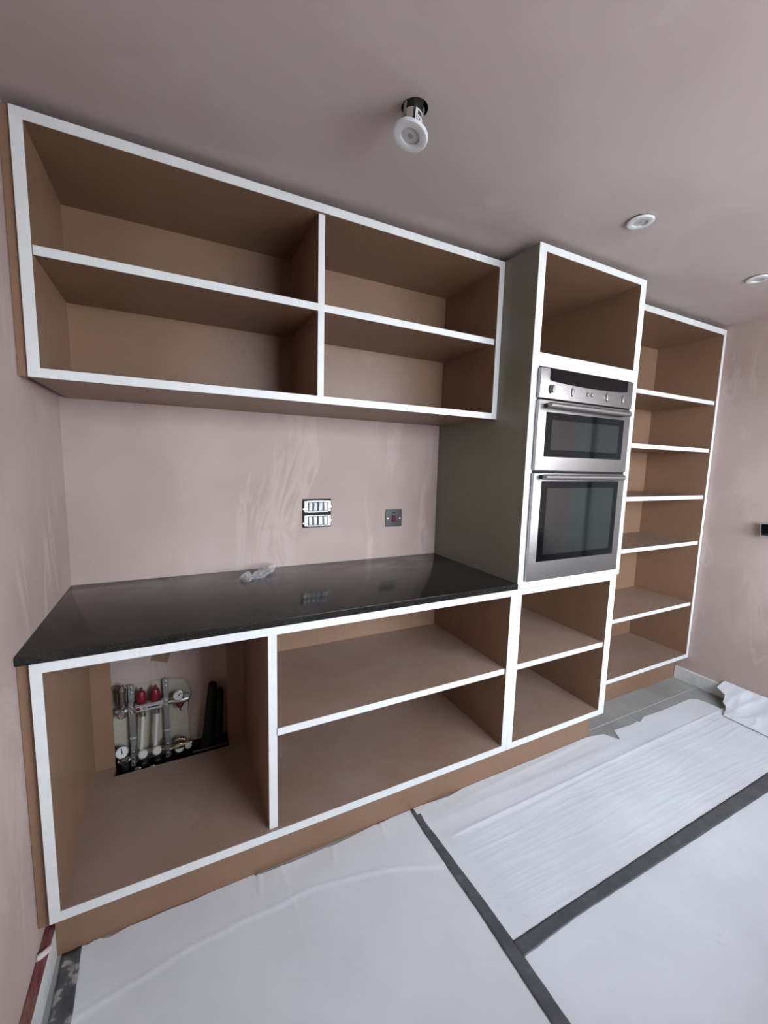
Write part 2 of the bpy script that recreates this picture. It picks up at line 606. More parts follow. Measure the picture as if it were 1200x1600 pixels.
bm = B(); box(bm, 0.0509, 1.6340, -0.054, -0.045, 1.6607, 2.2706)
obj('back_panel', bm, 'mdf', r)
bm = B(); box(bm, 0.0012, 0.0232, -0.444, -0.42, UZ0 + 0.001, UZ1)
obj('filler_strip', bm, 'mdf', r, label='unpainted brown filler strip against the left wall')

# ---- base cupboard under the worktop
BY = -0.646
r = empty('base_cupboard', (0.84, -0.32, 0.1633), 'wide open base cupboard with a divider and one shelf, under the black worktop', 'cupboard')
SB = 1.6565
panel('side_panel', r, 0.0287, 0.0538, BY, -0.060, 0.1633, 0.9062)
panel('side_panel', r, 1.6262, SB, BY, -0.060, 0.1633, 0.9062)
panel('top_panel', r, 0.0538, 1.6262, BY, -0.060, 0.880, 0.9062)
bm = B()
box(bm, 0.0538, 1.6262, BY + .0018, -0.142, 0.1633, 0.1923)
box(bm, 0.0538, 0.120, -0.142, -0.084, 0.1633, 0.1923)
box(bm, 0.545, 1.6262, -0.142, -0.084, 0.1633, 0.1923)
o = obj('bottom_panel', bm, 'mdf', r)
bm = B(); box(bm, 0.0538, 1.6262, BY, BY + .0018, 0.1633, 0.1923, 0.0006); obj('painted_edge', bm, 'white_paint', o)
panel('divider', r, 0.6163, 0.6442, -0.632, -0.084, 0.1923, 0.880)
panel('shelf', r, 0.6442, 1.6262, -0.636, -0.084, 0.5274, 0.5523)
bm = B()
box(bm, 0.0538, 0.120, -0.084, -0.075, 0.1633, 0.880)
box(bm, 0.545, 1.6262, -0.084, -0.075, 0.1633, 0.880)
box(bm, 0.120, 0.545, -0.084, -0.075, 0.70, 0.880)
obj('back_panel', bm, 'mdf', r, label='brown back board cut out around the pipework')
bm = B(); box(bm, 0.0012, 0.0282, -0.632, -0.60, 0.150, 0.9062)
obj('filler_strip', bm, 'mdf', r, label='unpainted brown filler strip against the left wall')

# ---- base cupboard under the oven
r = empty('base_cupboard', (1.99, -0.32, 0.1633), 'narrow two-compartment open base cupboard below the oven', 'cupboard')
panel('side_panel', r, SB + .0005, 1.6876, BY, -0.060, 0.1633, 0.9045)
panel('side_panel', r, 2.2791, 2.3234, BY, -0.060, 0.1633, 0.9045)
panel('top_panel', r, 1.6876, 2.2791, BY, -0.060, 0.880, 0.9045)
panel('bottom_panel', r, 1.6876, 2.2791, BY, -0.060, 0.1633, 0.1923)
panel('shelf', r, 1.6876, 2.2791, -0.637, -0.084, 0.5311, 0.5557)
bm = B(); box(bm, 1.6876, 2.2791, -0.084, -0.075, 0.1923, 0.880)
obj('back_panel', bm, 'mdf', r)

# ---- plinth of both base cupboards
bm = B()
box(bm, 0.0255, 2.300, -0.591, -0.573, 0.0005, 0.1630)
box(bm, 2.282, 2.300, -0.573, -0.07, 0.0005, 0.1630)
o = obj('plinth', bm, 'mdf')
tag(o, 'long bare brown plinth board under the two base cupboards', 'plinth')

# ---- tall oven housing
TY = -0.642
r = empty('oven_housing', (2.005, -0.32, 0.905), 'tall white-edged oven housing with dark olive side, open box above the oven', 'cabinet')
panel('side_panel', r, 1.6625, 1.6999, TY, -0.001, 0.9050, 2.2985, 'mdf_green', label='dark olive green outer side board')
panel('side_panel', r, 2.3083, 2.3465, TY, -0.001, 0.9050, 2.2985)
panel('top_panel', r, 1.6999, 2.3083, TY, -0.001, 2.2711, 2.2985)
panel('shelf', r, 1.6999, 2.3083, TY, -0.05, 1.8379, 1.8905, label='thick shelf above the oven with white front edge')
panel('bottom_panel', r, 1.6999, 2.3083, TY, -0.05, 0.9050, 0.9360)
bm = B(); box(bm, 1.6999, 2.3083, -0.050, -0.041, 0.936, 2.2711)
obj('back_panel', bm, 'mdf', r)

# ---- tall bookcase against the right wall
SY, SYS = -0.477, -0.466
r = empty('bookcase', (2.90, -0.24, 0.0), 'tall open bookcase with five shelves in the corner by the right wall', 'bookcase')
panel('side_panel', r, 2.3475, 2.3720, SY, -0.001, 0.1708, 2.2965)
panel('side_panel', r, 3.4167, 3.4410, SY, -0.001, 0.1708, 2.2965)
panel('top_panel', r, 2.3720, 3.4167, SY, -0.001, 2.2650, 2.2965)
panel('bottom_panel', r, 2.3720, 3.4167, SY, -0.001, 0.1708, 0.1960)
for z in (1.8674, 1.5717, 1.2737, 0.9728, 0.5581):
    panel('shelf', r, 2.3720, 3.4167, SYS, -0.082, z - 0.0235, z)
bm = B(); box(bm, 2.3720, 3.4167, -0.082, -0.073, 0.196, 2.265)
obj('back_panel', bm, 'mdf', r)
bm = B(); box(bm, 2.325, 3.4225, -0.411, -0.393, 0.0005, 0.1705)
obj('plinth', bm, 'mdf', r)

# ---- granite worktop
bm = B(); box(bm, 0.0025, 1.6615, -0.6475, -0.001, 0.9066, 0.9305, 0.0016)
o = obj('worktop', bm, 'granite', smooth=True)
tag(o, 'polished black stone worktop with dust on it', 'worktop')

# ================================================================== DOUBLE OVEN
OX0, OX1, OY = 1.6945, 2.2895, -0.662
r = empty('double_oven', (1.992, -0.4, 0.937), 'stainless steel built-in double oven with two black glass doors', 'oven')
OB = TY - 0.0008     # back of the proud front
bm = B(); box(bm, 1.712, 2.296, -0.60, -0.12, 0.9385, 1.826)
box(bm, 1.704, 2.2895, OB, -0.60, 0.9385, 1.8295)
obj('body', bm, 'matt_black', r)


def steel_front(name, z0, z1):
    bm = B(); box(bm, OX0, OX1, OY, OB - .003, z0, z1, 0.0022)
    o = obj(name, bm, 'steel', r, smooth=True)
    bm = B(); box(bm, OX0 + .001, OX1 - .001, OB - .003, OB, z0 + .001, z1 - .001)
    obj('gasket', bm, 'matt_black', o)
    return o


cp = steel_front('control_panel', 1.7096, 1.8290)
# curved black display: flat top, belly bottom
DX0, DX1, DZ = 1.745, 2.247, 1.7795
poly = [(DX0, 1.8285), (DX1, 1.8285)]
NB = 20
for k in range(NB + 1):
    u = 1 - k / NB
    c_ = min(u, 1 - u) * (DX1 - DX0)
    zz = DZ - 0.0075 * math.sin(math.pi * u)
    if c_ < 1e-6:
        poly.append((DX0 + (DX1 - DX0) * u, zz + .009))
        poly.append((DX0 + (DX1 - DX0) * u + (.003 if u < .5 else -.003), zz + .0025))
        if u < .5:
            poly[-1], poly[-2] = poly[-2], poly[-1]
        continue
    poly.append((DX0 + (DX1 - DX0) * u, zz))
bm = B(); prism(bm, poly, 1, OY - 0.0015, OY + 0.002)
obj('display', bm, 'black_glass', cp, label='black curved glass display')


def oval(bm, x, z, rx, rz, y0_, prof):
    t = B()
    lathe(t, (0, 0, 0), (0, -1, 0), prof, 24)
    merge(bm, t, Matrix.Translation((x, y0_, z)) @ Matrix.Diagonal((rx, 1, rz, 1)))


def knob(x, z, out):
    bm = B(); oval(bm, x, z, .0095, .0185, OY, [(1, 0), (1, .0012), (.8, .0016), (0, .0016)])
    k = obj('knob', bm, 'dark_steel', cp, smooth=True)
    bm = B(); oval(bm, x, z, .0065, .0155, OY - .0010, [(1, 0), (1, out), (.85, out + .0015), (0, out + .002)])
    obj('knob_cap', bm, 'bright_steel', k, smooth=True)


KZ = 1.7465
knob(1.752, KZ, .018)
for kx in (1.883, 2.107, 2.219):
    knob(kx, KZ, .003)
for x in (1.981, 2.008):
    bm = B(); lathe(bm, (x, OY, KZ), (0, -1, 0), [(0.0088, 0), (0.0088, 0.002), (0.0070, 0.0028)], 20)
    o = obj('button', bm, 'dark_steel', cp, smooth=True)
    bm = B(); lathe(bm, (x, OY - .001, KZ), (0, -1, 0), [(0.0070, 0), (0.0066, 0.003), (0, 0.0034)], 20)
    obj('button_cap', bm, 'bright_steel', o, smooth=True)
# small printed marks round the controls
bm = B()
for (cx, cz) in ((1.883, KZ), (2.107, KZ), (2.219, KZ), (1.9945, KZ - .004)):
    for k in range(7):
        a = math.radians(200 + 140 * k / 6)
        px, pz = cx + 0.026 * math.cos(a), cz + 0.026 * math.sin(a)
        box(bm, px - .0016, px + .0016, OY - .0004, OY + .0004, pz - .0008, pz + .0008)
obj('printed_marks', bm, 'dark_print', cp)['kind'] = 'stuff'


def door(name, z0, z1, gx0, gx1, gz0, gz1, hz, print_on_handle=False):
    d = steel_front(name, z0, z1)
    bm = B(); box(bm, gx0, gx1, OY - .0012, OY + .002, gz0, gz1, 0.0008)
    g = obj('glass', bm, 'black_glass', d, label='black glass window')
    mx, mz = (gx1 - gx0) * 0.068, 0.030
    bm = B(); box(bm, gx0 + mx, gx1 - mx, OY - .0020, OY - .0010, gz0 + mz, gz1 - mz)
    obj('window', bm, 'oven_window', g)
    bm = B()
    hy = OY - 0.030
    rod(bm, (1.722, hy, hz), (2.236, hy, hz), 0.0118, seg=20)
    h = obj('handle', bm, 'steel', d, smooth=True)
    for x in (1.730, 2.228):
        bm = B(); box(bm, x - .006, x + .006, OY - .030, OY, hz - .0085, hz + .0085, 0.002)
        obj('handle_post', bm, 'dark_steel', h)
    if print_on_handle:
        bm = B()
        xx = 1.978
        for w_, h_ in ((.007, .0075), (.004, .0055), (.007, .0055), (.004, .0055), (.006, .0055), (.005, .007)):
            t = B(); box(t, xx, xx + w_, -.0005, .0005, -h_ / 2, h_ / 2)
            merge(bm, t, Matrix.Translation((0, hy - .0092, hz + .0072)) @ Matrix.Rotation(math.radians(-38), 4, 'X'))
            xx += w_ + .0016
        obj('printed_marks', bm, 'dark_print', h)['kind'] = 'stuff'
    return d


door('upper_door', 1.4150, 1.7023, 1.7385, 2.2450, 1.472, 1.655, 1.6785, True)
door('lower_door', 0.9392, 1.4030, 1.7385, 2.2440, 1.023, 1.370, 1.3885)

# ================================================================== SWITCHES ON THE BACK WALL
r = empty('grid_switch', (0.973, 0, 1.112), 'uncovered eight-gang switch set in a black box on the plaster above the worktop', 'switch')
bm = B(); box(bm, 0.903, 1.046, -0.004, -0.0003, 1.111, 1.2485, 0.0015)
obj('back_box', bm, 'matt_black', r)
random.seed(2)
for row, (za, zb) in enumerate(((1.1855, 1.2395), (1.1165, 1.1705))):
    bm = B()
    box(bm, 0.912, 0.926, -0.0085, -0.004, za + .002, zb - .001)
    box(bm, 1.0285, 1.0415, -0.0085, -0.004, za + .002, zb - .001)
    box(bm, 0.926, 1.0285, -0.0060, -0.004, za, za + .004)
    box(bm, 0.926, 1.0285, -0.0060, -0.004, zb - .004, zb)
    box(bm, 0.9045, 0.912, -0.0075, -0.004, za + .012, za + .018)
    box(bm, 1.0415, 1.0475, -0.0075, -0.004, za + .024, za + .029)
    fr_ = obj('grid_frame', bm, 'nickel', r)
    for (sx, sz) in ((0.919, za + .010), (0.919, zb - .012), (1.035, za + .012), (1.035, zb - .014)):
        bm = B(); lathe(bm, (sx, -0.0085, sz), (0, -1, 0), [(0.0028, 0), (0.0028, 0.0006), (0, 0.0006)], 12)
        obj('screw_hole', bm, 'matt_black', fr_)
    for k in range(4):
        xa = 0.9285 + 0.0250 * k
        bm = B(); box(bm, xa + .001, xa + .0212, -0.0105, -0.004, za + .0015, zb - .0015, 0.001)
        mo = obj('switch_module', bm, 'grey_plastic', r)
        t = B(); box(t, -.0076, .0076, -.0035, .0035, -.0175, .0175, 0.0012)
        on_ = (row == 0 and k < 3)
        bm = B(); merge(bm, t, Matrix.Translation((xa + .01125, -0.0115, (za + zb) / 2)) @ Matrix.Rotation(math.radians(7 if on_ else -6), 4, 'X'))
        obj('rocker', bm, 'white_plastic', mo)

r = empty('cooker_switch', (1.395, 0, 1.094), 'square dark steel cooker switch with a red rocker on the plaster wall', 'switch')
bm = B(); box(bm, 1.3475, 1.4435, -0.0045, -0.0003, 1.0945, 1.1865, 0.0012)
obj('faceplate', bm, 'dark_steel', r)
bm = B(); box(bm, 1.382, 1.407, -0.0065, -0.0045, 1.117, 1.158, 0.0008)
o = obj('rocker_surround', bm, 'dark_red', r)
t = B(); box(t, -.0105, .0105, -.003, .003, -.018, .018, 0.001)
bm = B(); merge(bm, t, Matrix.Translation((1.3945, -0.0075, 1.1375)) @ Matrix.Rotation(math.radians(6), 4, 'X'))
obj('rocker', bm, 'dark_red', o, label='dark red rocker')
bm = B(); box(bm, 1.385, 1.404, -0.006, -0.0045, 1.166, 1.1715)
obj('neon_window', bm, 'matt_black', r)
for x in (1.3615, 1.4325):
    bm = B(); lathe(bm, (x, -0.0045, 1.1375), (0, -1, 0), [(0.0046, 0), (0.0044, 0.0012), (0.002, 0.0022), (0, 0.0022)], 16)
    obj('screw', bm, 'bright_steel', r, smooth=True)

# thermostat-like accessory hanging off the right wall
r = empty('wall_control', (XR, -0.83, 1.066), 'small white-rimmed black control standing proud of the right wall', 'control')
MB_ = Matrix.Translation((XR - 0.030, -0.828, 1.104)) @ Matrix.Rotation(math.radians(-5), 4, 'X')
t = B(); box(t, -.010, .006, -.047, .047, -.040, .040, 0.003)
bm = B(); merge(bm, t, MB_)
obj('case', bm, 'grey_plastic', r)
t = B(); box(t, -.0112, -.0095, -.040, .040, -.033, .033)
bm = B(); merge(bm, t, MB_)
obj('screen', bm, 'black_glass', r)
bm = B(); box(bm, XR - 0.026, XR - 0.0005, -0.86, -0.796, 1.075, 1.132)
obj('mounting_box', bm, 'dark_steel', r)


# ================================================================== CEILING DOWNLIGHTS
def text_mesh(body, size, M):
    cu = bpy.data.curves.new('lettering', 'FONT')
    cu.body = body
    cu.size = size
    cu.align_x = 'CENTER'; cu.align_y = 'CENTER'
    cu.extrude = 0.0001
    cu.fill_mode = 'FRONT' if False else 'BOTH'
    o = bpy.data.objects.new('lettering', cu)
    COL.objects.link(o)
    dg = bpy.context.evaluated_depsgraph_get()
    me = bpy.data.meshes.new_from_object(o.evaluated_get(dg))
    bpy.data.objects.remove(o)
    bm = bmesh.new(); bm.from_mesh(me); bpy.data.meshes.remove(me)
    bm.transform(M)
    return bm


def bezel(root, p, d, R_=0.0445):
    """p: centre of the visible face plane, d: direction the light faces"""
    bm = B()
    lathe(bm, p, d, [(R_ - .006, -.010), (R_, -.006), (R_, -.003), (R_ - .003, 0.0), (0.026, 0.0015), (0.0235, 0.0), (0.0235, -.010)], 40)
    obj('bezel', bm, 'lamp_white', root, smooth=True)
    bm = B(); lathe(bm, p, d, [(0.0235, -.004), (0.0215, -.003), (0.0215, -.0045)], 32)
    obj('inner_ring', bm, 'nickel', root, smooth=True)
    bm = B(); lathe(bm, p, d, [(0.0215, -.0045), (0.015, -.003), (0.008, -.0022), (0, -.002)], 32)
    l = obj('lens', bm, 'lens', root, smooth=True)
    bm = B(); lathe(bm, Vector(p) + Vector(d).normalized() * -.0022, d, [(0.0075, 0), (0.0055, .0008), (0, .001)], 16)
    obj('lens_dimple', bm, 'grey_plastic', l, smooth=True)


G = 'recessed ceiling downlights'
for (x, y, lab) in ((1.905, -0.878, 'white round downlight set flush in the ceiling, above the oven housing'),
                    (2.813, -0.869, 'white round downlight set flush in the ceiling, nearest the right wall')):
    r = empty('downlight', (x, y, ZC - .001), lab, 'downlight', G)
    bezel(r, (x, y, ZC - 0.0105), (0.02, 0.0, -1))
    bm = B(); lathe(bm, (x, y, ZC - .0102), (0, 0, 1), [(0.039, 0), (0.041, 0.0098), (0, 0.0098)], 28)
    obj('can', bm, 'matt_black', r)

H = Vector((HOLE[0], HOLE[1], ZC))
RC = Vector((0.9160, -0.9205, 2.2350))
ax = (RC - (H + Vector((0, 0, .03)))).normalized()
AX_RIM = Vector((-0.28, -0.02, -1)).normalized()
TOP = H + Vector((0, 0, .05))
LEN = (RC - H).length
r = empty('downlight', tuple(H), 'downlight hanging loose out of its black ceiling hole, silver body showing', 'downlight', G)
bm = B(); lathe(bm, H + Vector((0, 0, .002)), (0, 0, 1), [(0.0342, 0), (0.0342, 0.092), (0, 0.092)], 32)  # matt black cup paints the dark inside of the ceiling hole
obj('hole_shade_cup', bm, 'matt_black', r, smooth=True)
CL = 0.046
bm = B(); lathe(bm, RC - ax * (.012 + CL), -ax, [(0.0232, 0), (0.0232, 0.075), (0, 0.075)], 28)
obj('driver', bm, 'matt_black', r, smooth=True)
bm = B(); lathe(bm, RC - ax * .012, -ax, [(0.034, -.004), (0.0275, 0.004), (0.0265, 0.006), (0.0265, CL), (0.0235, CL + .001), (0, CL + .001)], 32)
can = obj('can', bm, 'bright_steel', r, smooth=True)
for sg in (0.9, -1.2):
    bm = B(); t = B(); box(t, .0268, .0284, -.004, .004, CL - .016, CL + .022)
    merge(bm, t, frame_to(RC - ax * .012, -ax) @ Matrix.Rotation(sg + 2.2, 4, 'Z'))
    obj('spring_clip', bm, 'zinc', can)
bezel(r, tuple(RC), tuple(AX_RIM), 0.0445)
# paper label wrapped on the can, facing the camera's right
view = (CAM_POS - RC).normalized()
nrm = (view - ax * view.dot(ax)).normalized()
side = ax.cross(nrm)
if side.dot(CAM_R) < 0:
    side = -side


def can_pt(ang, h, rad):
    return RC - ax * h + (nrm * math.cos(ang) + side * math.sin(ang)) * rad


def wrap(a0, a1, h0, h1, rad, n_=8):
    t = B()
    rows_ = [[t.verts.new(can_pt(a0 + (a1 - a0) * i / n_, h, rad)) for i in range(n_ + 1)] for h in (h0, h1)]
    for i in range(n_):
        t.faces.new((rows_[0][i], rows_[0][i + 1], rows_[1][i + 1], rows_[1][i]))
    return t


lb = obj('label', wrap(0.22, 1.15, 0.010, CL + .012, 0.0268), 'white_plastic', r, label='white printed sticker')
bm = B()
merge(bm, wrap(0.45, 0.95, CL - .006, CL + .007, 0.02695, 4))
obj('print_block', bm, 'dark_print', lb)
ctr = can_pt(0.58, 0.0285, 0.0271)
zz_ = (nrm * math.cos(.62) + side * math.sin(.62))
yy_ = -ax
xx_ = yy_.cross(zz_).normalized()
M4 = Matrix.Identity(4)
for i in range(3):
    M4[i][0], M4[i][1], M4[i][2], M4[i][3] = xx_[i], yy_[i], zz_[i], ctr[i]
obj('lettering', text_mesh('CE', 0.0135, M4), 'dark_print', lb)
bm = wrap(0.0, 0.20, 0.010, CL + .011, 0.0268, 3)
obj('dark_band', bm, 'black_plastic', can)

# ================================================================== HEATING MANIFOLD behind the base cupboard
# broken-out plaster showing a pale backing
rim = [(0.106, 0.170), (0.106, 0.257), (0.109, 0.306), (0.106, 0.36), (0.112, 0.416), (0.110, 0.462), (0.116, 0.489), (0.150, 0.486), (0.178, 0.478), (0.205, 0.481),
       (0.228, 0.474), (0.262, 0.483), (0.291, 0.480), (0.320, 0.481), (0.343, 0.475), (0.372, 0.468), (0.392, 0.445), (0.394, 0.430), (0.404, 0.405), (0.402, 0.388),
       (0.392, 0.366), (0.390, 0.33), (0.394, 0.28), (0.391, 0.224), (0.396, 0.20), (0.399, 0.170)]
bm = B(); prism(bm, rim, 1, -0.0035, 0.002)
o = obj('exposed_backing', bm, 'backing_board')
tag(o, 'pale irregular patch of exposed backing behind the heating manifold', 'wall patch')
bm = B()
tube(bm, [(x, -0.003, z) for x, z in rim], [0.0045 + 0.002 * noise.noise(Vector((x * 60, z * 60, 0))) for x, z in rim], 8)
obj('broken_edge', bm, 'plaster', o, smooth='all', label='crumbled plaster rim')

r = empty('heating_manifold', (0.25, -0.05, 0.15), 'steel heating manifold with two red caps and gauges at the back of the base cupboard', 'manifold')
MY = -0.048


def part(name, bm, mat, parent=r, smooth=True, label=None):
    return obj(name, bm, mat, parent, smooth=smooth, label=label)


def bracket(x, z0, z1):
    bm = B()
    box(bm, x - .0105, x + .0105, -.030, -.026, z0, z1)
    box(bm, x - .0085, x + .0085, -.064, -.060, .378, .432)
    box(bm, x - .0085, x + .0085, -.060, -.030, .427, .432); box(bm, x - .0085, x + .0085, -.060, -.030, .378, .383)
    box(bm, x - .0075, x + .0075, -.064, -.060, .160, .235)
    box(bm, x - .0075, x + .0075, -.060, -.030, .230, .235)
    br = part('bracket', bm, 'zinc', smooth=False)
    for (z, y) in ((z1 - .012, -.030), (z1 - .034, -.030), (.418, -.064), (.398, -.064), (.392, -.064), (.222, -.064), (.195, -.064), (.175, -.064)):
        bm = B(); lathe(bm, (x, y, z), (0, -1, 0), [(0.0048, 0), (0.0045, 0.002), (0.002, 0.003), (0, 0.003)], 12)
        obj('bolt', bm, 'bright_steel', br, smooth=True)
    bm = B(); box(bm, x - .0125, x + .0125, -.0325, -.0255, .262, .2655)
    obj('tie', bm, 'pipe_white', br)


bracket(0.180, 0.150, 0.497)
bracket(0.306, 0.142, 0.497)
# upper rail with sticker
bm = B(); box(bm, 0.190, 0.298, -.064, -.032, .386, .422, 0.006)
ru = part('upper_rail', bm, 'nickel')
bm = B(); rod(bm, (0.125, MY, .404), (0.34, MY, .402), 0.0125); obj('rail_pipe', bm, 'nickel', ru, smooth=True)
bm = B(); box(bm, 0.198, 0.289, -.0648, -.0639, .393, .415); st = obj('sticker', bm, 'sticker', ru)
bm = B(); lathe(bm, (0.228, -.0648, .404), (0, -1, 0), [(0.0062, 0), (0.0062, .0003), (0.0035, .0003)], 18); obj('round_mark', bm, 'dark_print', st)
bm = B(); box(bm, 0.238, 0.284, -.0652, -.0647, .401, .407); obj('print_line', bm, 'dark_print', st)
bm = B(); lathe(bm, (0.2055, -.0648, .404), (0, -1, 0), [(0.0075, 0), (0.0075, .0003), (0, .0003)], 18); obj('red_mark', bm, 'red_plastic', st)
# lower rail
bm = B(); box(bm, 0.186, 0.298, -.064, -.032, .176, .205, 0.006)
rl = part('lower_rail', bm, 'nickel')
bm = B(); rod(bm, (0.125, MY, .186), (0.34, MY, .186), 0.012); obj('rail_pipe', bm, 'nickel', rl, smooth=True)
for k, x in enumerate((0.217, 0.268)):
    # red cap
    bm = B(); lathe(bm, (x, MY, .424), (0, 0, 1), [(0.0, 0), (0.0145, 0), (0.0185, 0.006), (0.0180, 0.018), (0.0150, 0.042), (0.011, 0.048), (0.0055, 0.049), (0.0055, 0.062), (0, 0.063)], 20)
    c_ = part('red_cap', bm, 'red_plastic', label='dark red cap')
    bm = B()
    for q in range(10):
        a = 2 * math.pi * q / 10
        t = B(); box(t, .0165, .0195, -.0015, .0015, .008, .034)
        merge(bm, t, Matrix.Translation((x, MY, .424)) @ Matrix.Rotation(a, 4, 'Z') @ Matrix.Rotation(math.radians(-5), 4, 'Y'))
    obj('grip_rib', bm, 'red_plastic', c_)
    # connector and white pipe down to the lower knob
    bm = B(); rod(bm, (x + .002, MY, .386), (x + .002, MY, .362), 0.0115); part('coupling', bm, 'nickel')
    bm = B(); tube(bm, [(x + .002, MY - .004, .364), (x - .002, MY - .006, .31), (x - .006, MY - .006, .25), (x - .008, MY - .004, .218)], [.0078] * 4, 14)
    part('white_pipe', bm, 'pipe_white')
    bm = B(); lathe(bm, (x - .002, -.066, .208), (0, -1, .25), [(0.0, 0), (0.013, 0), (0.0175, 0.003), (0.0175, 0.012), (0.0145, 0.016), (0.006, 0.018), (0, 0.0165)], 22)
    kb = part('adjuster_knob', bm, 'pipe_white')
    bm = B(); rod(bm, (x, MY, .176), (x, MY, .120), 0.010); part('pipe_tail', bm, 'nickel')
    bm = B(); lathe(bm, (x, MY, .160), (0, 0, -1), [(0.014, 0), (0.0155, 0.004), (0.0155, 0.018), (0.012, 0.022)], 6); part('compression_nut', bm, 'nickel', smooth=False)
# air vent at the upper left
bm = B(); lathe(bm, (0.150, MY, .418), (0, 0, 1), [(0.0, 0), (0.011, 0), (0.012, .012), (0.0165, .018), (0.0165, .068), (0.0185, .072), (0.0185, .080), (0.010, .090), (0.006, .096), (0, .097)], 20)
av = part('air_vent', bm, 'nickel')
bm = B(); lathe(bm, (0.150, MY, .505), (0, 0, 1), [(0.009, 0), (0.009, .008), (0, .010)], 16); obj('vent_cap', bm, 'dark_red', av, smooth=True)
bm = B(); lathe(bm, (0.148, -.062, .398), (0.1, -1, 0), [(0, 0), (0.0165, 0), (0.0165, .010), (0.012, .014), (0.011, .010), (0, .010)], 20); part('drain_valve', bm, 'nickel')
bm = B(); box(bm, 0.135, 0.176, -.060, -.036, .394, .412, 0.005); part('elbow', bm, 'nickel')


def gauge(name, p, d, R_, ring, mat='dial', needle=0.6):
    p = Vector(p)
    bm = B(); lathe(bm, p, d, [(0, -.012), (R_ * .9, -.012), (R_, -.008), (R_, .002), (R_ * .86, .003), (R_ * .86, .0)], 28)
    g = part(name, bm, ring)
    bm = B(); lathe(bm, p, d, [(R_ * .86, .0006), (0, .0006)], 28); fc = obj('dial_face', bm, mat, g)
    M = frame_to(p, d)
    bm = B(); t = B(); box(t, -R_ * .07, R_ * .07, -R_ * .2, R_ * .62, .0008, .0018); merge(bm, t, M @ Matrix.Rotation(needle, 4, 'Z'))
    obj('needle', bm, 'matt_black', g)
    bm = B()
    for q in range(9):
        t = B(); box(t, -.0006, .0006, R_ * .66, R_ * .8, .0007, .0012)
        merge(bm, t, M @ Matrix.Rotation(math.radians(-120 + 30 * q), 4, 'Z'))
    obj('dial_marks', bm, 'dark_print', g)


gauge('gauge', (0.142, -.068, .236), (0.15, -1, 0.35), 0.0255, 'black_plastic', 'dial', 0.1)
gauge('gauge', (0.352, -.060, .425), (0.05, -1, 0.25), 0.0205, 'nickel', 'dial', -0.8)
gauge('gauge', (0.350, -.060, .186), (0.0, -1, 0.25), 0.0195, 'brass', 'dial', 1.2)
bm = B(); lathe(bm, (0.148, -.058, .190), (0.05, -1, 0), [(0, 0), (0.018, 0), (0.018, .010), (0.011, .016), (0, .016)], 6); part('valve', bm, 'nickel', smooth=False)
bm = B(); lathe(bm, (0.148, MY, .168), (0, 0, -1), [(0, 0), (0.014, 0), (0.015, .02), (0.011, .05), (0, .05)], 16); part('valve_tail', bm, 'nickel')
bm = B(); tube(bm, [(0.322, MY, .402), (0.345, MY, .400), (0.372, MY, .398), (0.392, MY, .402)], [.012, .016, .0155, .012], 14); vb = part('valve', bm, 'nickel')
bm = B(); box(bm, 0.372, 0.395, -.060, -.040, .406, .424, 0.004); obj('valve_arm', bm, 'grey_plastic', vb)
bm = B(); lathe(bm, (0.358, MY, .388), (0, 0, -1), [(0, 0), (0.012, 0), (0.015, .010), (0.010, .020), (0.004, .024), (0.003, .036), (0, .037)], 16); obj('drain_cap', bm, 'dark_red', vb, smooth=True)
bm = B(); tube(bm, [(0.322, MY, .186), (0.35, MY, .190), (0.375, MY, .193), (0.398, MY, .193)], [.012, .015, .015, .013], 14); vb = part('valve', bm, 'brass')
bm = B(); lathe(bm, (0.384, -.060, .190), (0.1, -1, 0.2), [(0, 0), (0.013, 0), (0.013, .008), (0.006, .012), (0, .012)], 18); obj('valve_cap', bm, 'pipe_white', vb, smooth=True)
bm = B(); tube(bm, [(0.332, MY + .005, .212), (0.350, MY, .222), (0.372, MY, .214)], [.009, .012, .010], 12); obj('valve_body', bm, 'brass', vb, smooth=True)

# lagged pipes and the dark pipework in the floor slot
lag = [((0.446, -.075, .100), (0.462, -.070, .200), (0.476, -.064, .33), (0.488, -.058, .448), 0.024, 'taller black lagged pipe rising from the slot beside the manifold'),
       ((0.496, -.066, .100), (0.503, -.060, .200), (0.509, -.054, .31), (0.517, -.048, .408), 0.021, 'shorter black lagged pipe next to the divider in the base cupboard')]
for p0, p1, p2, p3, rr_, lab in lag:
    bm = B(); tube(bm, [p0, p1, p2, p3, Vector(p3) + Vector((0.001, 0, .006))], [rr_, rr_, rr_ * .92, rr_ * .74, rr_ * .45], 18)
    o = obj('lagged_pipe', bm, 'pipe_lagging', smooth='all')
    tag(o, lab, 'pipe', 'black lagged pipes')
bm = B(); box(bm, 0.470, 0.540, -.112, -.104, .188, .1915); rod(bm, (0.40, -.10, .178), (0.54, -.11, .182), 0.006)
o = obj('metal_rail', bm, 'dark_steel')
tag(o, 'thin metal rail lying across the floor slot by the lagged pipes', 'rail')
random.seed(9)
for k, (x, z) in enumerate(((0.195, .150), (0.247, .142))):
    bm = B(); rod(bm, (x, -.092, .06), (x, -.088, z), 0.010, seg=14); lathe(bm, (x, -.088, z), (0, 0, 1), [(0.012, 0), (0.013, .004), (0.013, .012), (0.006, .016), (0, .016)], 6)
    o = obj('pipe_stub', bm, 'nickel', smooth=True)
    tag(o, ('capped steel pipe stub in the floor slot, nearer the left side board', 'capped steel pipe stub in the floor slot, nearer the middle of the manifold')[k], 'pipe', 'capped pipe stubs')
bm = B(); box(bm, 0.122, 0.543, -.140, -.0005, .010, .075); box(bm, 0.06, 0.60, -.006, -.0005, .075, .168)  # solid black blocks stand in for the deep shade of the slot
o = obj('slot_shade', bm, 'matt_black')
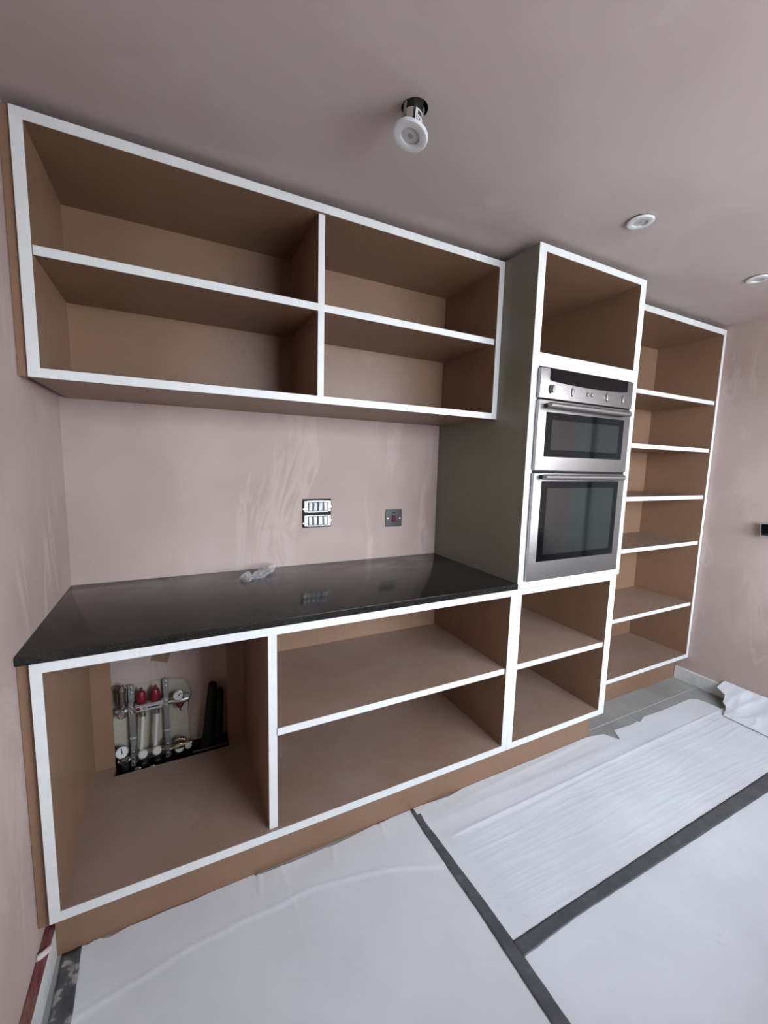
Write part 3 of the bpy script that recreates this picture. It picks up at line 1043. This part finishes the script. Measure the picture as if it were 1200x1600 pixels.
tag(o, 'matt black blocks painting the shade in the floor slot under the heating manifold', 'shade patch')
bm = B(); t = B(); box(t, -.034, .034, -.0008, 0, -.026, .026)
merge(bm, t, Matrix.Translation((0.291, -.0006, .590)) @ Matrix.Rotation(math.radians(20), 4, 'Y'))
o = obj('cardboard_scrap', bm, 'cardboard')
tag(o, 'small brown scrap stuck to the plaster above the heating manifold', 'scrap')

# ================================================================== PLASTIC BAG on the worktop
bm = B()
NU, NV = 44, 26
t = B()
grid = []
for i in range(NU + 1):
    u = i / NU
    row_ = []
    for j in range(NV + 1):
        v = j / NV
        # spine runs from the left knot to the raised right end
        cx = 0.598 + 0.168 * u
        cy = -0.155 + 0.125 * u * u * 0.9
        pinch = 0.35 + 0.65 * abs(math.sin(math.pi * min(1, max(0, (u - .28) / .72)))) if u > .28 else 0.25 + 0.75 * math.sin(math.pi * u / .34)
        half = 0.044 * max(0.15, pinch)
        a = math.pi * (v - .5) * 1.15
        y = cy + half * math.sin(a)
        z = 0.9318 + max(0, 0.026 * max(.2, pinch) * math.cos(a)) + 0.012 * smoothstep(.6, 1, u)
        nz = noise.noise_vector(Vector((u * 6.5, v * 4.5, 3.1)))
        n2 = noise.noise_vector(Vector((u * 17, v * 12, 8.1)))
        p = Vector((cx, y, z)) + Vector(nz) * 0.010 + Vector(n2) * 0.0045
        p.z = max(p.z, 0.9312)
        p.y = min(p.y, -0.004)
        row_.append(t.verts.new(p))
    grid.append(row_)
for i in range(NU):
    for j in range(NV):
        t.faces.new((grid[i][j], grid[i + 1][j], grid[i + 1][j + 1], grid[i][j + 1]))
merge(bm, t)
o = obj('plastic_bag', bm, 'clear_film')
tag(o, 'crumpled clear plastic bag on the black worktop by the wall', 'bag')


# ================================================================== PAPER AND TAPE ON THE FLOOR
def sheet_mesh(nx, ny, pos):
    t = bmesh.new()
    g = [[t.verts.new(pos(i / nx, j / ny)) for j in range(ny + 1)] for i in range(nx + 1)]
    for i in range(nx):
        for j in range(ny):
            t.faces.new((g[i][j], g[i + 1][j], g[i + 1][j + 1], g[i][j + 1]))
    bmesh.ops.recalc_face_normals(t, faces=t.faces)
    for f_ in t.faces:
        if f_.normal.z < -0.5:
            f_.normal_flip()
    return t


def ridged(x, y, z=0.0):
    return 1 - abs(noise.noise(Vector((x, y, z)))) * 2


A_EDGE = [(0.074, -0.590), (0.096, -0.602), (0.127, -0.592), (0.131, -0.594), (0.137, -0.603), (0.154, -0.606), (0.199, -0.597), (0.245, -0.599), (0.306, -0.598), (0.376, -0.599),
          (0.541, -0.591), (0.568, -0.593), (0.576, -0.604), (0.707, -0.610), (0.833, -0.605), (0.840, -0.611), (1.036, -0.597), (1.045, -0.603), (1.197, -0.586), (1.23, -0.584)]


def crease(d, w, h):
    """sharp fold profile"""
    return h * max(0.0, 1 - abs(d) / w) ** 1.6


def hA(x, y):
    h = 0.0020 + 0.0009 * noise.noise(Vector((x * 2.2, y * 2.2, 0))) + 0.0014 * max(0, ridged(x * 4 + 3, y * 6, 2) - .72)
    cy = lerp_poly([(0.07, -0.78), (0.371, -0.731), (0.594, -0.725), (0.765, -0.724), (0.986, -0.768), (1.182, -0.84)], x) + 0.006 * noise.noise(Vector((x * 9, 0, 5)))
    h += crease(y - cy, 0.016, 0.0030)
    h += 0.0018 * smoothstep(cy - 0.004, cy + 0.02, y)
    for cx, yc0 in ((0.585, -0.71), (0.848, -0.70), (1.055, -0.69)):
        if y > yc0:
            h += crease(x - cx - 0.12 * (y + .6), 0.010, 0.0040) * smoothstep(yc0, yc0 + .06, y)
    cx2 = 0.66 + (y + 0.6) * -0.05 + 0.004 * noise.noise(Vector((y * 12, 3, 0)))
    h += crease(x - cx2, 0.012, 0.0022) * smoothstep(-1.05, -0.7, y)
    if y > -0.64:
        h += 0.004 * max(0, noise.noise(Vector((x * 5, 1, 9)))) * smoothstep(-.64, -.6, y)
    return max(h, 0.0006)


def posA(u, v):
    x = 0.075 + (1.232 - 0.075) * u
    yb = min(lerp_poly(A_EDGE, x) + 0.004, -0.5925)
    y = yb + (-2.20 - yb) * (v ** 1.5)
    if u == 0:
        x += 0.012 * smoothstep(-.59, -.8, y)
    else:
        x += 0.012 * smoothstep(-.59, -.8, y) * (1 - u)
    return (x, y, hA(x, y))


o = obj('floor_paper', sheet_mesh(150, 170, posA), 'paper', smooth='all')
tag(o, 'smooth greyish protective paper sheet nearest the left wall, along the plinth', 'paper', 'protective floor papers')

B_EDGE = [(1.205, -0.590), (1.385, -0.604), (1.499, -0.587), (1.69, -0.584), (1.943, -0.584), (2.109, -0.590), (2.288, -0.594), (2.395, -0.612), (2.432, -0.676), (2.443, -0.672), (2.4775, -0.615), (2.619, -0.625), (2.68, -0.620), (2.69, -0.632), (2.754, -0.609),
          (2.92, -0.621), (3.209, -0.621), (3.255, -0.645), (3.30, -0.76)]


def hB0(x, y):
    h = 0.002 + 0.0018 * noise.noise(Vector((x * 2, y * 5, 1.3)))
    h += 0.0035 * max(0, ridged(x * 1.1 + y * .4, y * 13, 7) - .3)
    return max(h, 0.0006)


def posB2(u, v):
    x = 1.210 + (3.27 - 1.210) * u
    yb = min(lerp_poly(B_EDGE, x), -0.5925 if x < 2.302 else 0)
    y = yb + (-0.80 - yb) * v
    return (x, y, hB0(x, y) + 0.002 * (1 - v))


o = obj('floor_paper', sheet_mesh(300, 40, posB2), 'paper', smooth='all')
tag(o, 'narrow torn strip of protective paper along the plinth, below the oven', 'paper', 'protective floor papers')


def hB(x, y):
    h = 0.0052 + 0.0012 * noise.noise(Vector((x * 1.5, y * 4, 4.3)))
    w1 = noise.noise(Vector((x * 1.3, y * 3, 21))) * 0.5 + 0.5
    h += 0.0032 * w1 * max(0, ridged(x * 0.4 + y * 0.8, y * 10, 11) - .55)
    h += 0.0016 * w1 * max(0, ridged(x * 0.7 + 5 + y * 1.2, y * 22 + 0.8 * noise.noise(Vector((x * 2, y * 3, 0))), 17) - .5)
    h += 0.0009 * (1.2 - w1) * max(0, ridged(x * 1.3 + 9, y * 40 + x * 0.8 + 1.0 * noise.noise(Vector((x * 2.5, y * 5, 7))), 27) - .45)
    h += 0.00025 * noise.noise(Vector((x * 9, y * 60, 2)))
    h += crease(y + 0.765, 0.02, 0.003)
    return max(h * (0.35 + 0.65 * smoothstep(1.22, 1.40, x)), 0.003)


BL_ = [(1.21, -0.751), (1.697, -0.753), (2.018, -0.739), (2.786, -0.75), (3.30, -0.766)]


def posB(u, v):
    x = 1.212 + (3.32 - 1.212) * u
    yb = lerp_poly(BL_, x) + 0.003 * noise.noise(Vector((x * 8, 0, 0)))
    y = yb + (-1.165 - yb) * v
    return (x, y, hB(x, y))


o = obj('floor_paper', sheet_mesh(330, 150, posB), 'paper_crumpled', smooth='all')
tag(o, 'wrinkled white protective paper sheet between the plinth and the dark cross tape', 'paper', 'protective floor papers')


def posC(u, v):
    x = 1.212 + (3.42 - 1.212) * u
    y = -1.152 + (-2.20 + 1.152) * v
    return (x, y, 0.55 * hB(x, y) if x < 3.2 else 0.55 * hB(x, y))


o = obj('floor_paper', sheet_mesh(220, 160, posC), 'paper_crumpled', smooth='all')
tag(o, 'white protective paper sheet in front of the dark cross tape', 'paper', 'protective floor papers')

# paper turned up over the right skirting, its corner torn
F_EDGE = [(0.0, -0.700), (0.12, -0.694), (0.36, -0.690), (0.50, -0.745), (0.60, -0.752), (0.72, -0.757), (0.85, -0.790), (1.0, -0.81)]


def posF(u, v):
    # u across (0 at wall top), v along the wall
    yb = lerp_poly(F_EDGE, u)
    y = yb + (-1.16 - yb) * v
    x = 3.4405 - 0.20 * u - 0.05 * smoothstep(.8, 1, u)
    z = 0.101 * (1 - smoothstep(0.0, 1.05, u * .92 + .04)) + 0.012
    z = z + 0.007 * noise.noise(Vector((x * 9, y * 14, 3))) * (0.3 + math.sin(math.pi * u)) + 0.006 * max(0, ridged(x * 7 + y * 3, y * 16, 5) - .4)
    if u < 0.06:
        z = max(z, 0.0865 + 0.004)
    if u > .9:
        z = z * (1 - smoothstep(.9, 1, u)) + 0.012 * smoothstep(.9, 1, u)
    return (min(x, XR - 0.002), y, max(z, 0.010))


o = obj('floor_paper', sheet_mesh(50, 70, posF), 'paper_crumpled', smooth='all')
tag(o, 'torn piece of protective paper turned up over the right skirting board', 'paper', 'protective floor papers')


def tape(name, left, right, h, n_, mat, label, axis):
    """strip between two edge polylines; axis 1: runs along -y, axis 0: runs along x"""
    def pos(u, v):
        if axis == 1:
            y0_, y1_ = left[0][0], left[-1][0]
            s = y0_ + (y1_ - y0_) * v
            return s
    t = bmesh.new()
    s0, s1 = left[0][0], left[-1][0]
    g = []
    for i in range(n_ + 1):
        s = s0 + (s1 - s0) * i / n_
        a, c = lerp_poly(left, s), lerp_poly(right, s)
        row_ = []
        for j in range(7):
            w = a + (c - a) * j / 6 + 0.0012 * noise.noise(Vector((s * 25, j, 7)))
            x, y = (w, -s) if axis == 1 else (s, w)
            row_.append(t.verts.new((x, y, h(x, y) + 0.0014 + 0.0006 * noise.noise(Vector((x * 30, y * 30, 1))))))
        g.append(row_)
    for i in range(n_):
        for j in range(6):
            t.faces.new((g[i][j], g[i + 1][j], g[i + 1][j + 1], g[i][j + 1]))
    bmesh.ops.recalc_face_normals(t, faces=t.faces)
    for f_ in t.faces:
        if f_.normal.z < 0:
            f_.normal_flip()
    o = obj(name, t, mat, smooth='all')
    md = o.modifiers.new('thickness', 'SOLIDIFY')
    md.thickness = 0.0006
    md.offset = 1
    tag(o, label, 'tape', 'dark tapes joining the floor papers')
    return o


def hT(x, y):
    return max(hA(x, y), hB(x, y), 0.55 * hB(x, y))


tape('floor_tape', [(0.593, 1.196), (0.695, 1.191), (0.881, 1.194), (1.022, 1.198), (1.159, 1.196), (1.317, 1.194), (2.20, 1.19)],
     [(0.593, 1.232), (0.663, 1.220), (0.737, 1.226), (0.871, 1.231), (1.007, 1.238), (1.133, 1.240), (1.339, 1.238), (2.20, 1.235)],
     hT, 160, 'tape', 'long dark grey tape running from the plinth out into the room', 1)
tape('floor_tape', [(1.236, -1.134), (1.517, -1.135), (2.859, -1.138), (3.40, -1.14)],
     [(1.236, -1.180), (1.468, -1.174), (2.697, -1.196), (3.40, -1.20)],
     lambda x, y: hB(x, y) + 0.0002, 160, 'tape', 'dark grey tape running across the room to the right wall', 0)
tape('floor_tape', [(0.593, 0.037), (0.760, 0.041), (2.6, 0.045)], [(0.593, 0.084), (0.760, 0.092), (2.6, 0.095)],
     lambda x, y: max(0.0006, hA(x, y) * smoothstep(0.07, 0.08, x)), 120, 'tape_worn', 'worn dark tape with pale smears beside the left skirting board', 1)
